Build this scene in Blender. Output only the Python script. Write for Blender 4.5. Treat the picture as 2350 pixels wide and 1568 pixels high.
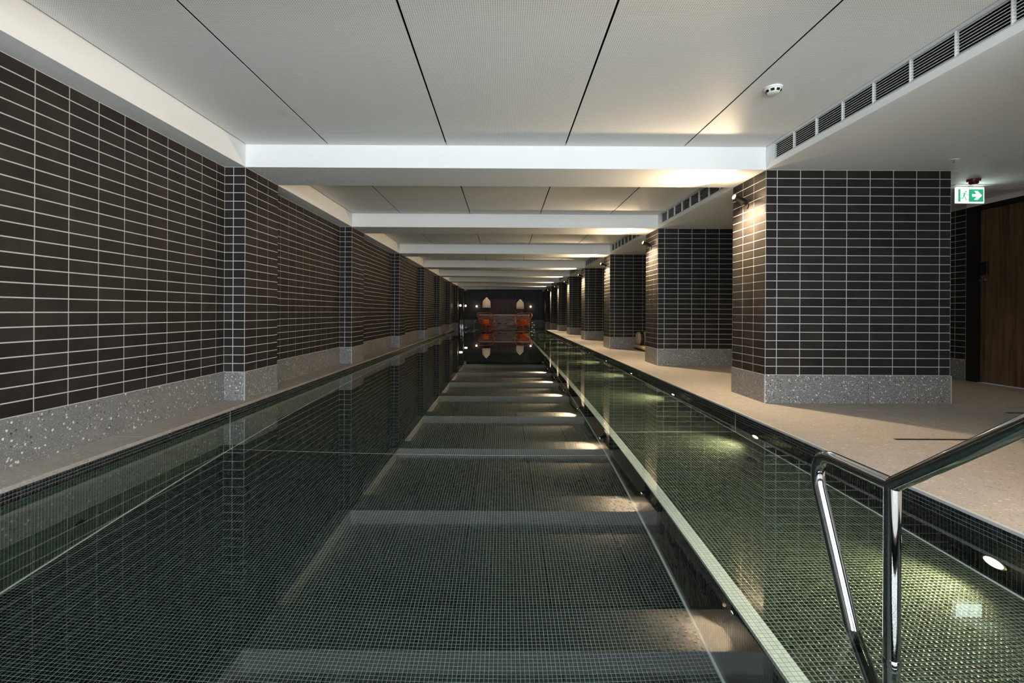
import bpy, math, random
import numpy as np
from mathutils import Vector, Matrix, Euler

random.seed(7)
for o in list(bpy.data.objects):
    bpy.data.objects.remove(o)
S = bpy.context.scene
COL = S.collection
R = math.radians

# ------------------------------------------------------------------ camera
# image frame 2350 x 1568, focal length 1133 px, vanishing point (1157, 716)
F = 1133.0
EYE = 0.952
cam_d = bpy.data.cameras.new('camera')
cam_d.sensor_fit = 'HORIZONTAL'
cam_d.sensor_width = 36.0
cam_d.lens = F / 2350 * 36
cam_d.shift_x = 18 / 2350
cam_d.shift_y = -68 / 2350
cam_d.clip_start = 0.02
cam_d.clip_end = 200
cam = bpy.data.objects.new('camera', cam_d)
COL.objects.link(cam)
cam.location = (0, 0, EYE)
cam.rotation_euler = (R(90), R(-0.30), 0)
S.camera = cam

# ------------------------------------------------------------------ view / world
S.view_settings.view_transform = 'Standard'
S.view_settings.look = 'None'
S.view_settings.gamma = 1.0
S.view_settings.use_curve_mapping = False
S.view_settings.exposure = 0.08
S.cycles.use_denoising = True
S.cycles.max_bounces = 8
S.cycles.diffuse_bounces = 4
S.cycles.glossy_bounces = 4
S.cycles.transmission_bounces = 6
S.cycles.sample_clamp_indirect = 40.0
S.cycles.use_adaptive_sampling = True
S.cycles.adaptive_threshold = 0.06
S.cycles.adaptive_min_samples = 12
S.cycles.blur_glossy = 0.5
w = bpy.data.worlds.new('world')
S.world = w
w.use_nodes = True
w.node_tree.nodes['Background'].inputs[0].default_value = (0.70, 0.82, 1.0, 1)
w.node_tree.nodes['Background'].inputs[1].default_value = 0.6

WARM = (1.0, 0.74, 0.46)
WASH = (1.0, 0.77, 0.48)
E_SPOT = 180.0      # wall spotlights, aimed cone
E_SPILL = 6.0  # wall spotlights, open spill of the lens
E_WASH = 240.0     # added light with no visible lens, thrown down the pillar side
E_POOL = 54.0       # underwater lamps
E_DAY = 585.0      # daylight through the window behind the camera
COOL = (0.87, 0.95, 1.0)

def lamp(kind, name, loc, energy, color, parent=None, direction=None, **kw):
    d = bpy.data.lights.new(name, kind)
    d.energy = energy
    d.color = color
    for k, v in kw.items():
        setattr(d, k, v)
    o = bpy.data.objects.new(name, d)
    COL.objects.link(o)
    o.location = loc
    if direction is not None:
        o.rotation_euler = Vector(direction).to_track_quat('-Z', 'Y').to_euler()
    if parent is not None:
        o.parent = parent
    return o

# daylight at the window wall behind the camera
lamp('AREA', 'window_daylight', (0.6, -2.72, 1.25), E_DAY, COOL, direction=(0, 1, 0),
     shape='RECTANGLE', size=5.6, size_y=1.7)

# ------------------------------------------------------------------ materials
MATS = {}
def newmat(name):
    m = bpy.data.materials.new(name)
    m.use_nodes = True
    MATS[name] = m
    nt = m.node_tree
    return m, nt, nt.nodes['Principled BSDF']

def plain(name, col, rough=0.5, metal=0.0, spec=0.5, emit=None, estr=0.0, noise=None, trans=0.0, ior=1.45):
    m, nt, b = newmat(name)
    b.inputs['Base Color'].default_value = (*col, 1)
    b.inputs['Roughness'].default_value = rough
    b.inputs['Metallic'].default_value = metal
    b.inputs['Specular IOR Level'].default_value = spec
    b.inputs['Transmission Weight'].default_value = trans
    b.inputs['IOR'].default_value = ior
    if emit:
        b.inputs['Emission Color'].default_value = (*emit, 1)
        b.inputs['Emission Strength'].default_value = estr
    if noise:
        scale, amt = noise
        n = nt.nodes.new('ShaderNodeTexNoise'); n.inputs['Scale'].default_value = scale
        n.inputs['Detail'].default_value = 4
        g = nt.nodes.new('ShaderNodeNewGeometry')
        nt.links.new(g.outputs['Position'], n.inputs['Vector'])
        mr = nt.nodes.new('ShaderNodeMapRange')
        mr.inputs['From Min'].default_value = 0.3; mr.inputs['From Max'].default_value = 0.7
        mr.inputs['To Min'].default_value = 1 - amt; mr.inputs['To Max'].default_value = 1 + amt
        nt.links.new(n.outputs['Fac'], mr.inputs['Value'])
        mx = nt.nodes.new('ShaderNodeMix'); mx.data_type = 'RGBA'; mx.blend_type = 'MULTIPLY'
        mx.inputs['Factor'].default_value = 1
        mx.inputs['A'].default_value = (*col, 1)
        nt.links.new(mr.outputs['Result'], mx.inputs['B'])
        nt.links.new(mx.outputs['Result'], b.inputs['Base Color'])
    return m

def mathn(nt, op, a, b=None, c=None):
    n = nt.nodes.new('ShaderNodeMath'); n.operation = op
    for i, v in enumerate((a, b, c)):
        if v is None:
            continue
        if isinstance(v, (int, float)):
            n.inputs[i].default_value = v
        else:
            nt.links.new(v, n.inputs[i])
    return n.outputs[0]

def mixc(nt, fac, a, b, blend='MIX'):
    n = nt.nodes.new('ShaderNodeMix'); n.data_type = 'RGBA'; n.blend_type = blend
    for sock, v in ((n.inputs['Factor'], fac), (n.inputs['A'], a), (n.inputs['B'], b)):
        if isinstance(v, (int, float)):
            sock.default_value = v
        elif isinstance(v, tuple):
            sock.default_value = (*v, 1)
        else:
            nt.links.new(v, sock)
    return n.outputs['Result']

def wall_tile_mat():
    m, nt, b = newmat('wall_tile')
    oi = nt.nodes.new('ShaderNodeObjectInfo')
    g = nt.nodes.new('ShaderNodeNewGeometry')
    n = nt.nodes.new('ShaderNodeTexNoise'); n.inputs['Scale'].default_value = 5.0; n.inputs['Detail'].default_value = 6
    nt.links.new(g.outputs['Position'], n.inputs['Vector'])
    v = mathn(nt, 'MULTIPLY_ADD', n.outputs['Fac'], 0.9, 0.45)
    v2 = mathn(nt, 'MULTIPLY_ADD', oi.outputs['Random'], 0.35, 0.82)
    v3 = mathn(nt, 'MULTIPLY', v, v2)
    c = mixc(nt, 1.0, (0.0300, 0.0252, 0.0222), v3, 'MULTIPLY')
    nt.links.new(c, b.inputs['Base Color'])
    b.inputs['Roughness'].default_value = 0.5
    b.inputs['Specular IOR Level'].default_value = 0.15
    return m

def terrazzo(name, base, light, dark, scale, amount=1.0, rough=0.5, small=True):
    """stone with pale and dark chips of several sizes"""
    m, nt, b = newmat(name)
    g = nt.nodes.new('ShaderNodeNewGeometry')
    n = nt.nodes.new('ShaderNodeTexNoise'); n.inputs['Scale'].default_value = 9; n.inputs['Detail'].default_value = 5
    nt.links.new(g.outputs['Position'], n.inputs['Vector'])
    col = mixc(nt, n.outputs['Fac'], tuple(x * 0.85 for x in base), tuple(min(1, x * 1.15) for x in base))
    def chips(sc, thr, c, col, off):
        mp = nt.nodes.new('ShaderNodeMapping'); mp.inputs['Location'].default_value = (off, off * 1.7, off * 0.3)
        nt.links.new(g.outputs['Position'], mp.inputs['Vector'])
        d = nt.nodes.new('ShaderNodeTexNoise'); d.inputs['Scale'].default_value = sc * 1.3; d.inputs['Detail'].default_value = 1
        nt.links.new(mp.outputs['Vector'], d.inputs['Vector'])
        va = nt.nodes.new('ShaderNodeVectorMath'); va.operation = 'MULTIPLY_ADD'
        nt.links.new(d.outputs['Color'], va.inputs[0])
        va.inputs[1].default_value = (0.7 / sc,) * 3
        nt.links.new(mp.outputs['Vector'], va.inputs[2])
        vo = nt.nodes.new('ShaderNodeTexVoronoi'); vo.inputs['Scale'].default_value = sc
        nt.links.new(va.outputs[0], vo.inputs['Vector'])
        sep = nt.nodes.new('ShaderNodeSeparateColor'); nt.links.new(vo.outputs['Color'], sep.inputs[0])
        size = mathn(nt, 'MULTIPLY', sep.outputs[0], thr)
        near = mathn(nt, 'LESS_THAN', vo.outputs['Distance'], size)
        pick = mathn(nt, 'GREATER_THAN', sep.outputs[1], 1 - 0.42 * amount)
        f = mathn(nt, 'MULTIPLY', near, pick)
        f = mathn(nt, 'MULTIPLY', f, mathn(nt, 'MULTIPLY_ADD', sep.outputs[2], 0.6, 0.4))
        return mixc(nt, f, col, c)
    col = chips(scale, 0.42, dark, col, 3.1)
    col = chips(scale * 0.8, 0.40, light, col, 0.7)
    if small:
        col = chips(scale * 2.2, 0.42, light, col, 5.3)
        col = chips(scale * 2.4, 0.42, dark, col, 8.9)
    nt.links.new(col, b.inputs['Base Color'])
    b.inputs['Roughness'].default_value = rough
    b.inputs['Specular IOR Level'].default_value = 0.35
    return m

PITCH = 0.0212
def mosaic_mat(name, axes, tile, grout, var=0.35, rough=0.25, tiles_only=False, glint=0.0):
    """small square glass mosaic; axes = the two in-plane axes of the surface"""
    m, nt, b = newmat(name)
    g = nt.nodes.new('ShaderNodeNewGeometry')
    sep = nt.nodes.new('ShaderNodeSeparateXYZ'); nt.links.new(g.outputs['Position'], sep.inputs[0])
    sc = []
    masks = []
    for a in axes:
        u = mathn(nt, 'DIVIDE', sep.outputs['XYZ'.index(a)], PITCH)
        sc.append(mathn(nt, 'FLOOR', u))
        fr = mathn(nt, 'FRACT', u)
        d = mathn(nt, 'ABSOLUTE', mathn(nt, 'SUBTRACT', fr, 0.5))
        masks.append(mathn(nt, 'GREATER_THAN', d, 0.445))
    comb = nt.nodes.new('ShaderNodeCombineXYZ')
    nt.links.new(sc[0], comb.inputs[0]); nt.links.new(sc[1], comb.inputs[1])
    wn = nt.nodes.new('ShaderNodeTexWhiteNoise'); wn.noise_dimensions = '3D'
    nt.links.new(comb.outputs[0], wn.inputs['Vector'])
    v = mathn(nt, 'MULTIPLY_ADD', wn.outputs['Value'], 2 * var, 1 - var)
    tc = mixc(nt, 1.0, tile, v, 'MULTIPLY')
    if tiles_only:
        nt.links.new(tc, b.inputs['Base Color'])
    else:
        mk = mathn(nt, 'MAXIMUM', masks[0], masks[1])
        c = mixc(nt, mk, tc, grout)
        nt.links.new(c, b.inputs['Base Color'])
    b.inputs['Roughness'].default_value = rough
    b.inputs['Specular IOR Level'].default_value = 0.4
    if glint:
        n = nt.nodes.new('ShaderNodeTexNoise'); n.inputs['Scale'].default_value = 90
        nt.links.new(g.outputs['Position'], n.inputs['Vector'])
        bp = nt.nodes.new('ShaderNodeBump'); bp.inputs['Strength'].default_value = glint
        bp.inputs['Distance'].default_value = 0.01
        nt.links.new(n.outputs['Fac'], bp.inputs['Height'])
        nt.links.new(bp.outputs['Normal'], b.inputs['Normal'])
    return m

def perforated_mat():
    m, nt, b = newmat('perforated_board')
    g = nt.nodes.new('ShaderNodeNewGeometry')
    sep = nt.nodes.new('ShaderNodeSeparateXYZ'); nt.links.new(g.outputs['Position'], sep.inputs[0])
    ds = []
    for i in (0, 1):
        fr = mathn(nt, 'FRACT', mathn(nt, 'DIVIDE', sep.outputs[i], 0.0135))
        ds.append(mathn(nt, 'POWER', mathn(nt, 'SUBTRACT', fr, 0.5), 2.0))
    r = mathn(nt, 'SQRT', mathn(nt, 'ADD', ds[0], ds[1]))
    hole = mathn(nt, 'LESS_THAN', r, 0.26)
    c = mixc(nt, hole, (0.88, 0.89, 0.885), (0.44, 0.445, 0.445))
    nt.links.new(c, b.inputs['Base Color'])
    b.inputs['Roughness'].default_value = 0.55
    b.inputs['Specular IOR Level'].default_value = 0.3
    return m

def wood(name, c1, c2, axis='Z', scale=7.0, rough=0.45, rand=0.25):
    m, nt, b = newmat(name)
    tc = nt.nodes.new('ShaderNodeTexCoord')
    g = nt.nodes.new('ShaderNodeNewGeometry')
    mp = nt.nodes.new('ShaderNodeMapping')
    sc = [scale] * 3
    sc['XYZ'.index(axis)] = scale * 0.06
    mp.inputs['Scale'].default_value = sc
    nt.links.new(g.outputs['Position'], mp.inputs['Vector'])
    oi = nt.nodes.new('ShaderNodeObjectInfo')
    va = nt.nodes.new('ShaderNodeVectorMath'); va.operation = 'MULTIPLY_ADD'
    nt.links.new(oi.outputs['Random'], va.inputs[0]); va.inputs[1].default_value = (13, 7, 5)
    nt.links.new(mp.outputs[0], va.inputs[2])
    n = nt.nodes.new('ShaderNodeTexNoise'); n.inputs['Scale'].default_value = 1.0
    n.inputs['Detail'].default_value = 7; n.inputs['Distortion'].default_value = 1.2
    nt.links.new(va.outputs[0], n.inputs['Vector'])
    mr = nt.nodes.new('ShaderNodeMapRange'); mr.inputs['From Min'].default_value = 0.32; mr.inputs['From Max'].default_value = 0.7
    nt.links.new(n.outputs['Fac'], mr.inputs['Value'])
    c = mixc(nt, mr.outputs['Result'], c1, c2)
    rv = mathn(nt, 'MULTIPLY_ADD', oi.outputs['Random'], 2 * rand, 1 - rand)
    c = mixc(nt, 1.0, c, rv, 'MULTIPLY')
    nt.links.new(c, b.inputs['Base Color'])
    b.inputs['Roughness'].default_value = rough
    return m

M_TILE = wall_tile_mat()
M_GROUT = plain('wall_grout', (0.50, 0.50, 0.49), 0.85, spec=0.1)
M_SKIRT = terrazzo('skirting_terrazzo', (0.195, 0.192, 0.187), (0.74, 0.73, 0.71), (0.035, 0.034, 0.034), 56, 1.35, 0.45)
M_DECK = terrazzo('deck_terrazzo', (0.36, 0.325, 0.29), (0.54, 0.50, 0.455), (0.19, 0.168, 0.148), 45, 1.0, 0.55)
M_JOINT = plain('stone_joint', (0.30, 0.29, 0.27), 0.9, spec=0.1)
M_EDGE = plain('edge_trim_metal', (0.48, 0.49, 0.50), 0.4, metal=0.2)
M_WHITE = plain('white_plaster', (0.86, 0.87, 0.87), 0.6, spec=0.25)
M_BOARD = perforated_mat()
M_GAP = plain('dark_gap', (0.012, 0.012, 0.012), 0.9, spec=0.1)
M_GRILLE = plain('grille_white', (0.72, 0.74, 0.74), 0.4)
M_BLACK = plain('black_metal', (0.012, 0.012, 0.012), 0.4, spec=0.4)
M_CHROME = plain('polished_steel', (0.52, 0.53, 0.54), 0.06, metal=1.0)
M_DARKWALL = plain('black_timber', (0.012, 0.011, 0.012), 0.45, noise=(14, 0.3))
M_DARKFLOOR = plain('dark_stone', (0.02, 0.02, 0.02), 0.25)
M_WOODDOOR = wood('walnut_veneer', (0.06, 0.036, 0.019), (0.20, 0.125, 0.06), 'Z', 16, 0.45, 0.1)
M_WOODDESK = wood('walnut_boards', (0.075, 0.032, 0.011), (0.31, 0.155, 0.058), 'X', 9, 0.4, 0.4)
M_WOODPANEL = wood('dark_walnut_panel', (0.055, 0.019, 0.007), (0.16, 0.062, 0.023), 'Z', 9, 0.45, 0.25)
M_PALE = plain('pale_counter', (0.62, 0.52, 0.44), 0.35)
M_MFLOOR = mosaic_mat('mosaic_pool_floor', 'XY', (0.0045, 0.013, 0.014), (0.30, 0.41, 0.40))
M_MFLOOR_T = mosaic_mat('mosaic_floor_tile', 'XY', (0.0045, 0.013, 0.014), (0, 0, 0), tiles_only=True)
M_MLEDGE = mosaic_mat('mosaic_ledge', 'XY', (0.030, 0.046, 0.028), (0.44, 0.48, 0.40), var=0.5)
M_MLEDGE_T = mosaic_mat('mosaic_ledge_tile', 'XY', (0.030, 0.046, 0.028), (0, 0, 0), var=0.5, tiles_only=True, glint=0.25)
M_MGROUT_F = plain('mosaic_grout_green', (0.30, 0.41, 0.40), 0.85, spec=0.1)
M_MGROUT_L = plain('mosaic_grout_ledge', (0.44, 0.48, 0.40), 0.85, spec=0.1)
M_MWALL = mosaic_mat('mosaic_pool_wall', 'YZ', (0.03, 0.060, 0.050), (0.25, 0.34, 0.30))
M_MDARK = mosaic_mat('mosaic_dark_wall', 'YZ', (0.012, 0.014, 0.015), (0.14, 0.15, 0.155), var=0.5)
M_MDARK_X = mosaic_mat('mosaic_dark_end', 'XZ', (0.012, 0.014, 0.015), (0.12, 0.13, 0.135), var=0.5)
M_MDARK_T = mosaic_mat('mosaic_dark_tile', 'YZ', (0.013, 0.015, 0.016), (0, 0, 0), var=0.5, tiles_only=True, rough=0.2)
M_MGROUT_D = plain('mosaic_grout_dark', (0.20, 0.21, 0.215), 0.85, spec=0.1)
M_NOSE = mosaic_mat('mosaic_nosing', 'XY', (0.84, 0.88, 0.83), (0.38, 0.42, 0.39), var=0.06)
M_SEAL = plain('pale_sealant', (0.86, 0.90, 0.89), 0.6)
M_LENS = plain('lit_lens', (1, 1, 1), 0.4, emit=(1.0, 0.86, 0.62), estr=14)
M_POOLLENS = plain('lit_pool_lens', (1, 1, 1), 0.4, emit=(1.0, 0.84, 0.50), estr=5)
M_GLOBE = plain('lit_globe', (1, 1, 1), 0.4, emit=(1.0, 0.80, 0.62), estr=9)
M_PLASTIC = plain('white_plastic', (0.82, 0.82, 0.80), 0.35)
M_RED = plain('red_plastic', (0.16, 0.012, 0.015), 0.35)
M_GREEN = plain('sign_green', (0.02, 0.35, 0.17), 0.4, emit=(0.03, 0.42, 0.20), estr=0.75)
M_SIGNW = plain('sign_white', (0.9, 0.9, 0.9), 0.4, emit=(0.95, 1.0, 0.98), estr=1.25)
M_ORANGE = plain('orange_rope', (0.55, 0.12, 0.03), 0.6)
M_ORANGE_RIM = plain('coral_frame', (0.62, 0.19, 0.10), 0.4)
M_ORANGE_CU = plain('orange_fabric', (0.85, 0.16, 0.01), 0.8, noise=(60, 0.1))
M_FABRIC = plain('beige_fabric', (0.36, 0.31, 0.24), 0.9, noise=(40, 0.12))
M_MAT = plain('tan_mat', (0.46, 0.38, 0.26), 0.85, noise=(60, 0.12))
M_STRAP = plain('brown_strap', (0.035, 0.028, 0.02), 0.6)
M_TOWEL = plain('white_towel', (0.75, 0.74, 0.72), 0.95)
M_GREYTUBE = plain('grey_tube', (0.35, 0.35, 0.36), 0.35, metal=0.4)

def shade_mat():
    m, nt, b = newmat('lamp_shade')
    b.inputs['Base Color'].default_value = (0.78, 0.74, 0.68, 1)
    b.inputs['Roughness'].default_value = 0.7
    t = nt.nodes.new('ShaderNodeBsdfTranslucent'); t.inputs[0].default_value = (0.80, 0.74, 0.66, 1)
    mx = nt.nodes.new('ShaderNodeMixShader'); mx.inputs[0].default_value = 0.4
    nt.links.new(b.outputs[0], mx.inputs[1]); nt.links.new(t.outputs[0], mx.inputs[2])
    nt.links.new(mx.outputs[0], nt.nodes['Material Output'].inputs[0])
    return m
M_SHADE = shade_mat()

def pane_mat():
    m, nt, b = newmat('window_glass')
    t = nt.nodes.new('ShaderNodeBsdfTransparent')
    gl = nt.nodes.new('ShaderNodeBsdfGlossy'); gl.inputs['Roughness'].default_value = 0.02
    mx = nt.nodes.new('ShaderNodeMixShader'); mx.inputs[0].default_value = 0.06
    nt.links.new(t.outputs[0], mx.inputs[1]); nt.links.new(gl.outputs[0], mx.inputs[2])
    nt.links.new(mx.outputs[0], nt.nodes['Material Output'].inputs[0])
    return m
M_PANE = pane_mat()

def water_mat():
    m, nt, b = newmat('pool_water')
    b.inputs['Base Color'].default_value = (0.79, 0.92, 0.865, 1)
    b.inputs['Roughness'].default_value = 0.0
    b.inputs['Transmission Weight'].default_value = 1.0
    b.inputs['IOR'].default_value = 1.333
    return m
M_WATER = water_mat()

# ------------------------------------------------------------------ mesh helpers
class MB:
    def __init__(s):
        s.v = []; s.f = []
    def add(s, vs, fs):
        n = len(s.v)
        s.v += [tuple(v) for v in vs]
        s.f += [tuple(i + n for i in f) for f in fs]
        return s
    def box(s, x0, x1, y0, y1, z0, z1):
        vs = [(x, y, z) for z in (z0, z1) for y in (y0, y1) for x in (x0, x1)]
        return s.add(vs, [(0, 2, 3, 1), (4, 5, 7, 6), (0, 1, 5, 4), (2, 6, 7, 3), (0, 4, 6, 2), (1, 3, 7, 5)])
    def cbox(s, x0, x1, y0, y1, z0, z1, c):
        """box with chamfered vertical+horizontal edges (all 12) of size c"""
        xs, ys, zs = (x0, x1), (y0, y1), (z0, z1)
        vs = []; idx = {}
        for i in (0, 1):
            for j in (0, 1):
                for k in (0, 1):
                    sx = c if i == 0 else -c; sy = c if j == 0 else -c; sz = c if k == 0 else -c
                    for a in range(3):
                        p = [xs[i] + sx, ys[j] + sy, zs[k] + sz]
                        p[a] = (xs[i], ys[j], zs[k])[a]
                        idx[(i, j, k, a)] = len(vs); vs.append(p)
        fs = []
        for a in range(3):
            b, d = [q for q in range(3) if q != a]
            for side in (0, 1):
                q = []
                for (m, n) in ((0, 0), (1, 0), (1, 1), (0, 1)):
                    t = [0, 0, 0]; t[a] = side; t[b] = m; t[d] = n
                    q.append(idx[(*t, a)])
                fs.append(tuple(q))
        for a in range(3):
            b, d = [q for q in range(3) if q != a]
            for m in (0, 1):
                for n in (0, 1):
                    t0 = [0, 0, 0]; t1 = [0, 0, 0]
                    t0[a] = 0; t1[a] = 1; t0[b] = t1[b] = m; t0[d] = t1[d] = n
                    fs.append((idx[(*t0, b)], idx[(*t1, b)], idx[(*t1, d)], idx[(*t0, d)]))
        for i in (0, 1):
            for j in (0, 1):
                for k in (0, 1):
                    fs.append(tuple(idx[(i, j, k, a)] for a in range(3)))
        return s.add(vs, fs)
    def tube(s, pts, r, n=10, closed=False, caps=True):
        pts = [Vector(p) for p in pts]
        N = len(pts)
        rs = r if isinstance(r, (list, tuple)) else [r] * N
        ring = []
        up = None
        for i, p in enumerate(pts):
            a = pts[(i - 1) % N] if (closed or i > 0) else p
            b = pts[(i + 1) % N] if (closed or i < N - 1) else p
            t = (b - a)
            if t.length < 1e-9:
                t = Vector((0, 0, 1))
            t.normalize()
            if up is None:
                up = Vector((0, 0, 1)) if abs(t.z) < 0.9 else Vector((1, 0, 0))
            e1 = up - t * up.dot(t)
            if e1.length < 1e-6:
                e1 = Vector((1, 0, 0)) - t * t.x
            e1.normalize(); up = e1
            e2 = t.cross(e1)
            ring.append([p + (e1 * math.cos(2 * math.pi * k / n) + e2 * math.sin(2 * math.pi * k / n)) * rs[i] for k in range(n)])
        vs = [v for rg in ring for v in rg]
        fs = []
        for i in range(N if closed else N - 1):
            j = (i + 1) % N
            for k in range(n):
                k2 = (k + 1) % n
                fs.append((i * n + k, i * n + k2, j * n + k2, j * n + k))
        if caps and not closed:
            fs.append(tuple(range(n - 1, -1, -1)))
            fs.append(tuple((N - 1) * n + k for k in range(n)))
        return s.add(vs, fs)
    def lathe(s, prof, n=24, o=(0, 0, 0), axis=(0, 0, 1)):
        """prof: list of (radius, height) along the axis"""
        q = Vector((0, 0, 1)).rotation_difference(Vector(axis).normalized())
        o = Vector(o)
        vs = []
        for (r, h) in prof:
            for k in range(n):
                a = 2 * math.pi * k / n
                vs.append(o + q @ Vector((r * math.cos(a), r * math.sin(a), h)))
        fs = []
        for i in range(len(prof) - 1):
            for k in range(n):
                k2 = (k + 1) % n
                fs.append((i * n + k, i * n + k2, (i + 1) * n + k2, (i + 1) * n + k))
        if prof[0][0] > 1e-6:
            fs.append(tuple(range(n - 1, -1, -1)))
        if prof[-1][0] > 1e-6:
            fs.append(tuple((len(prof) - 1) * n + k for k in range(n)))
        return s.add(vs, fs)
    def prism_xz(s, poly, y0, y1):
        """polygon in x,z extruded along y"""
        n = len(poly)
        vs = [(x, y0, z) for x, z in poly] + [(x, y1, z) for x, z in poly]
        fs = [tuple(range(n)), tuple(range(2 * n - 1, n - 1, -1))]
        for i in range(n):
            j = (i + 1) % n
            fs.append((i, i + n, j + n, j))
        return s.add(vs, fs)
    def mesh(s, name, mat=None, smooth=False):
        me = bpy.data.meshes.new(name)
        me.from_pydata(s.v, [], s.f)
        if mat:
            me.materials.append(mat)
        if smooth:
            me.polygons.foreach_set('use_smooth', [True] * len(me.polygons))
            try:
                me.set_sharp_from_angle(angle=R(40))
            except Exception:
                pass
        me.update()
        return me
    def build(s, name, mat, parent=None, smooth=False, loc=None):
        return obj(name, s.mesh(name, mat, smooth), parent, loc)

def obj(name, me, parent=None, loc=None):
    o = bpy.data.objects.new(name, me)
    COL.objects.link(o)
    if parent is not None:
        o.parent = parent
    if loc is not None:
        o.location = loc
    return o

def tag(o, label=None, cat=None, group=None, kind=None):
    if label: o['label'] = label
    if cat: o['category'] = cat
    if group: o['group'] = group
    if kind: o['kind'] = kind
    return o

def thing(name, label, cat, loc=(0, 0, 0), group=None, rotz=0, kind=None):
    o = bpy.data.objects.new(name, None)
    o.empty_display_size = 0.1
    COL.objects.link(o)
    o.location = loc
    o.rotation_euler = (0, 0, rotz)
    return tag(o, label, cat, group, kind)

def struct(o, label, cat=None):
    return tag(o, label, cat, None, 'structure')

def copy_tree(o, parent=None):
    c = o.copy(); COL.objects.link(c); c.parent = parent
    for ch in o.children:
        copy_tree(ch, c)
    return c

ORD = ['first', 'second', 'third', 'fourth', 'fifth', 'sixth', 'seventh', 'eighth', 'ninth', 'tenth', 'eleventh', 'twelfth', 'thirteenth']

# ------------------------------------------------------------------ measures (metres; deck = 0)
XL = -2.969           # left wall face
XP = -2.748           # pilaster face
XR = 2.766            # pillar face / fascia
XPR = 4.727           # right end of the pillars
XWR = 6.62            # corridor wall
PXL, PXR = -2.655, 2.25   # pool edges
XLEDGE = 1.01
ZW = -0.083           # water
ZL = -0.583           # underwater ledge
ZF = -1.273           # pool floor
ZS = 2.472            # soffit
ZC = 2.712            # ceiling boards
Y0, YE = 0.6, 25.8    # pool ends
YDE = 26.4            # end of the side decks
YB = 36.0             # far wall
YN = -2.6             # window wall behind the camera
ZFAR = -0.22          # sunken lounge floor
P = [1.20, 5.23, 8.90, 12.93, 16.96, 20.99, 25.02, 29.05, 33.08]
PD = 0.75
SK = 0.30             # skirting height
ROWS = 24
TH = (ZS - SK) / ROWS
TW = 0.246
GR = 0.008

# ------------------------------------------------------------------ tiles
_tc = {}
def tile_mesh(wd, ht, orient):
    key = (round(wd, 4), round(ht, 4), orient)
    if key in _tc:
        return _tc[key]
    d, c = 0.0025, 0.0015
    a, b = wd / 2, ht / 2
    back = [(-a, -b, 0), (a, -b, 0), (a, b, 0), (-a, b, 0)]
    front = [(-a + c, -b + c, d), (a - c, -b + c, d), (a - c, b - c, d), (-a + c, b - c, d)]
    vs = []
    for (u, v, n) in back + front:
        if orient == '-Y': vs.append((u, -n, v))
        elif orient == '+Y': vs.append((-u, n, v))
        elif orient == '+X': vs.append((n, u, v))
        elif orient == '-X': vs.append((-n, -u, v))
    fs = [(4, 5, 6, 7), (0, 1, 5, 4), (1, 2, 6, 5), (2, 3, 7, 6), (3, 0, 4, 7), (3, 2, 1, 0)]
    me = bpy.data.meshes.new('tile')
    me.from_pydata(vs, [], fs)
    me.materials.append(M_TILE)
    me.update()
    _tc[key] = me
    return me

def clad(parent, orient, plane, cuts, single, mb=None, z0=SK, rows=ROWS, origin=(0, 0, 0)):
    """stack-bonded tiles between successive cuts along the wall"""
    for i in range(len(cuts) - 1):
        u0, u1 = cuts[i], cuts[i + 1]
        wd = u1 - u0 - GR
        if wd < 0.015:
            continue
        uc = (u0 + u1) / 2
        for r in range(rows):
            zc = z0 + (r + 0.5) * TH
            me = tile_mesh(wd, TH - GR, orient)
            loc = (uc, plane, zc) if orient in ('-Y', '+Y') else (plane, uc, zc)
            loc = tuple(a - b for a, b in zip(loc, origin))
            if single:
                obj('tile', me, parent, loc)
            else:
                mb.add([tuple(a + b for a, b in zip(v.co, loc)) for v in me.vertices],
                       [tuple(p.vertices) for p in me.polygons])

def cuts_from(end, start, pitch=TW, first=None):
    """cut positions counted back from end to start (ascending list)"""
    c = [end]
    x = end - (first if first else pitch)
    while x > start + 0.02:
        c.append(x); x -= pitch
    c.append(start)
    return sorted(c)

def slabs(parent, orient, plane, cuts, z0, z1, proud, name='skirting_slab', origin=(0, 0, 0), mat=None):
    for i in range(len(cuts) - 1):
        u0, u1 = cuts[i] + 0.0022, cuts[i + 1] - 0.0022
        m = MB()
        if orient == '-Y': m.cbox(u0, u1, plane - proud, plane, z0, z1, 0.0015)
        elif orient == '+Y': m.cbox(u0, u1, plane, plane + proud, z0, z1, 0.0015)
        elif orient == '+X': m.cbox(plane, plane + proud, u0, u1, z0, z1, 0.0015)
        elif orient == '-X': m.cbox(plane - proud, plane, u0, u1, z0, z1, 0.0015)
        m.v = [tuple(a - b for a, b in zip(v, origin)) for v in m.v]
        m.build(name, mat or M_SKIRT, parent)

# ------------------------------------------------------------------ left wall bays and pilasters
def bay_name(i):
    return ['nearest', 'second', 'third', 'fourth', 'fifth', 'sixth', 'seventh', 'eighth', 'last'][i]
for i in range(len(P)):
    ys = P[i] + PD
    ye = P[i + 1] if i + 1 < len(P) else YB
    far = ys > YE
    zb = ZFAR if far else 0.0
    o = MB().box(XL - 0.2, XL, ys, ye, min(zb, -0.1), ZS).build('wall_left', M_GROUT)
    struct(o, f'{bay_name(i)} bay of dark tiled left wall above the pool ledge', 'wall')
    cuts = cuts_from(ye, ys, first=0.145)
    if i < 2:
        keep = cuts if i else [c for c in cuts if c > 1.95]
        clad(o, '+X', XL, keep, True)
    else:
        mb = MB(); clad(o, '+X', XL, cuts, False, mb)
        t = mb.build('tile_field', M_TILE, o); t['kind'] = 'stuff'
    sl = [ys] + [y for y in (ye - 3.02, ye - 1.51) if y > ys + 0.2] + [ye]
    slabs(o, '+X', XL, sl, zb, SK - 0.002, 0.008)
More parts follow.
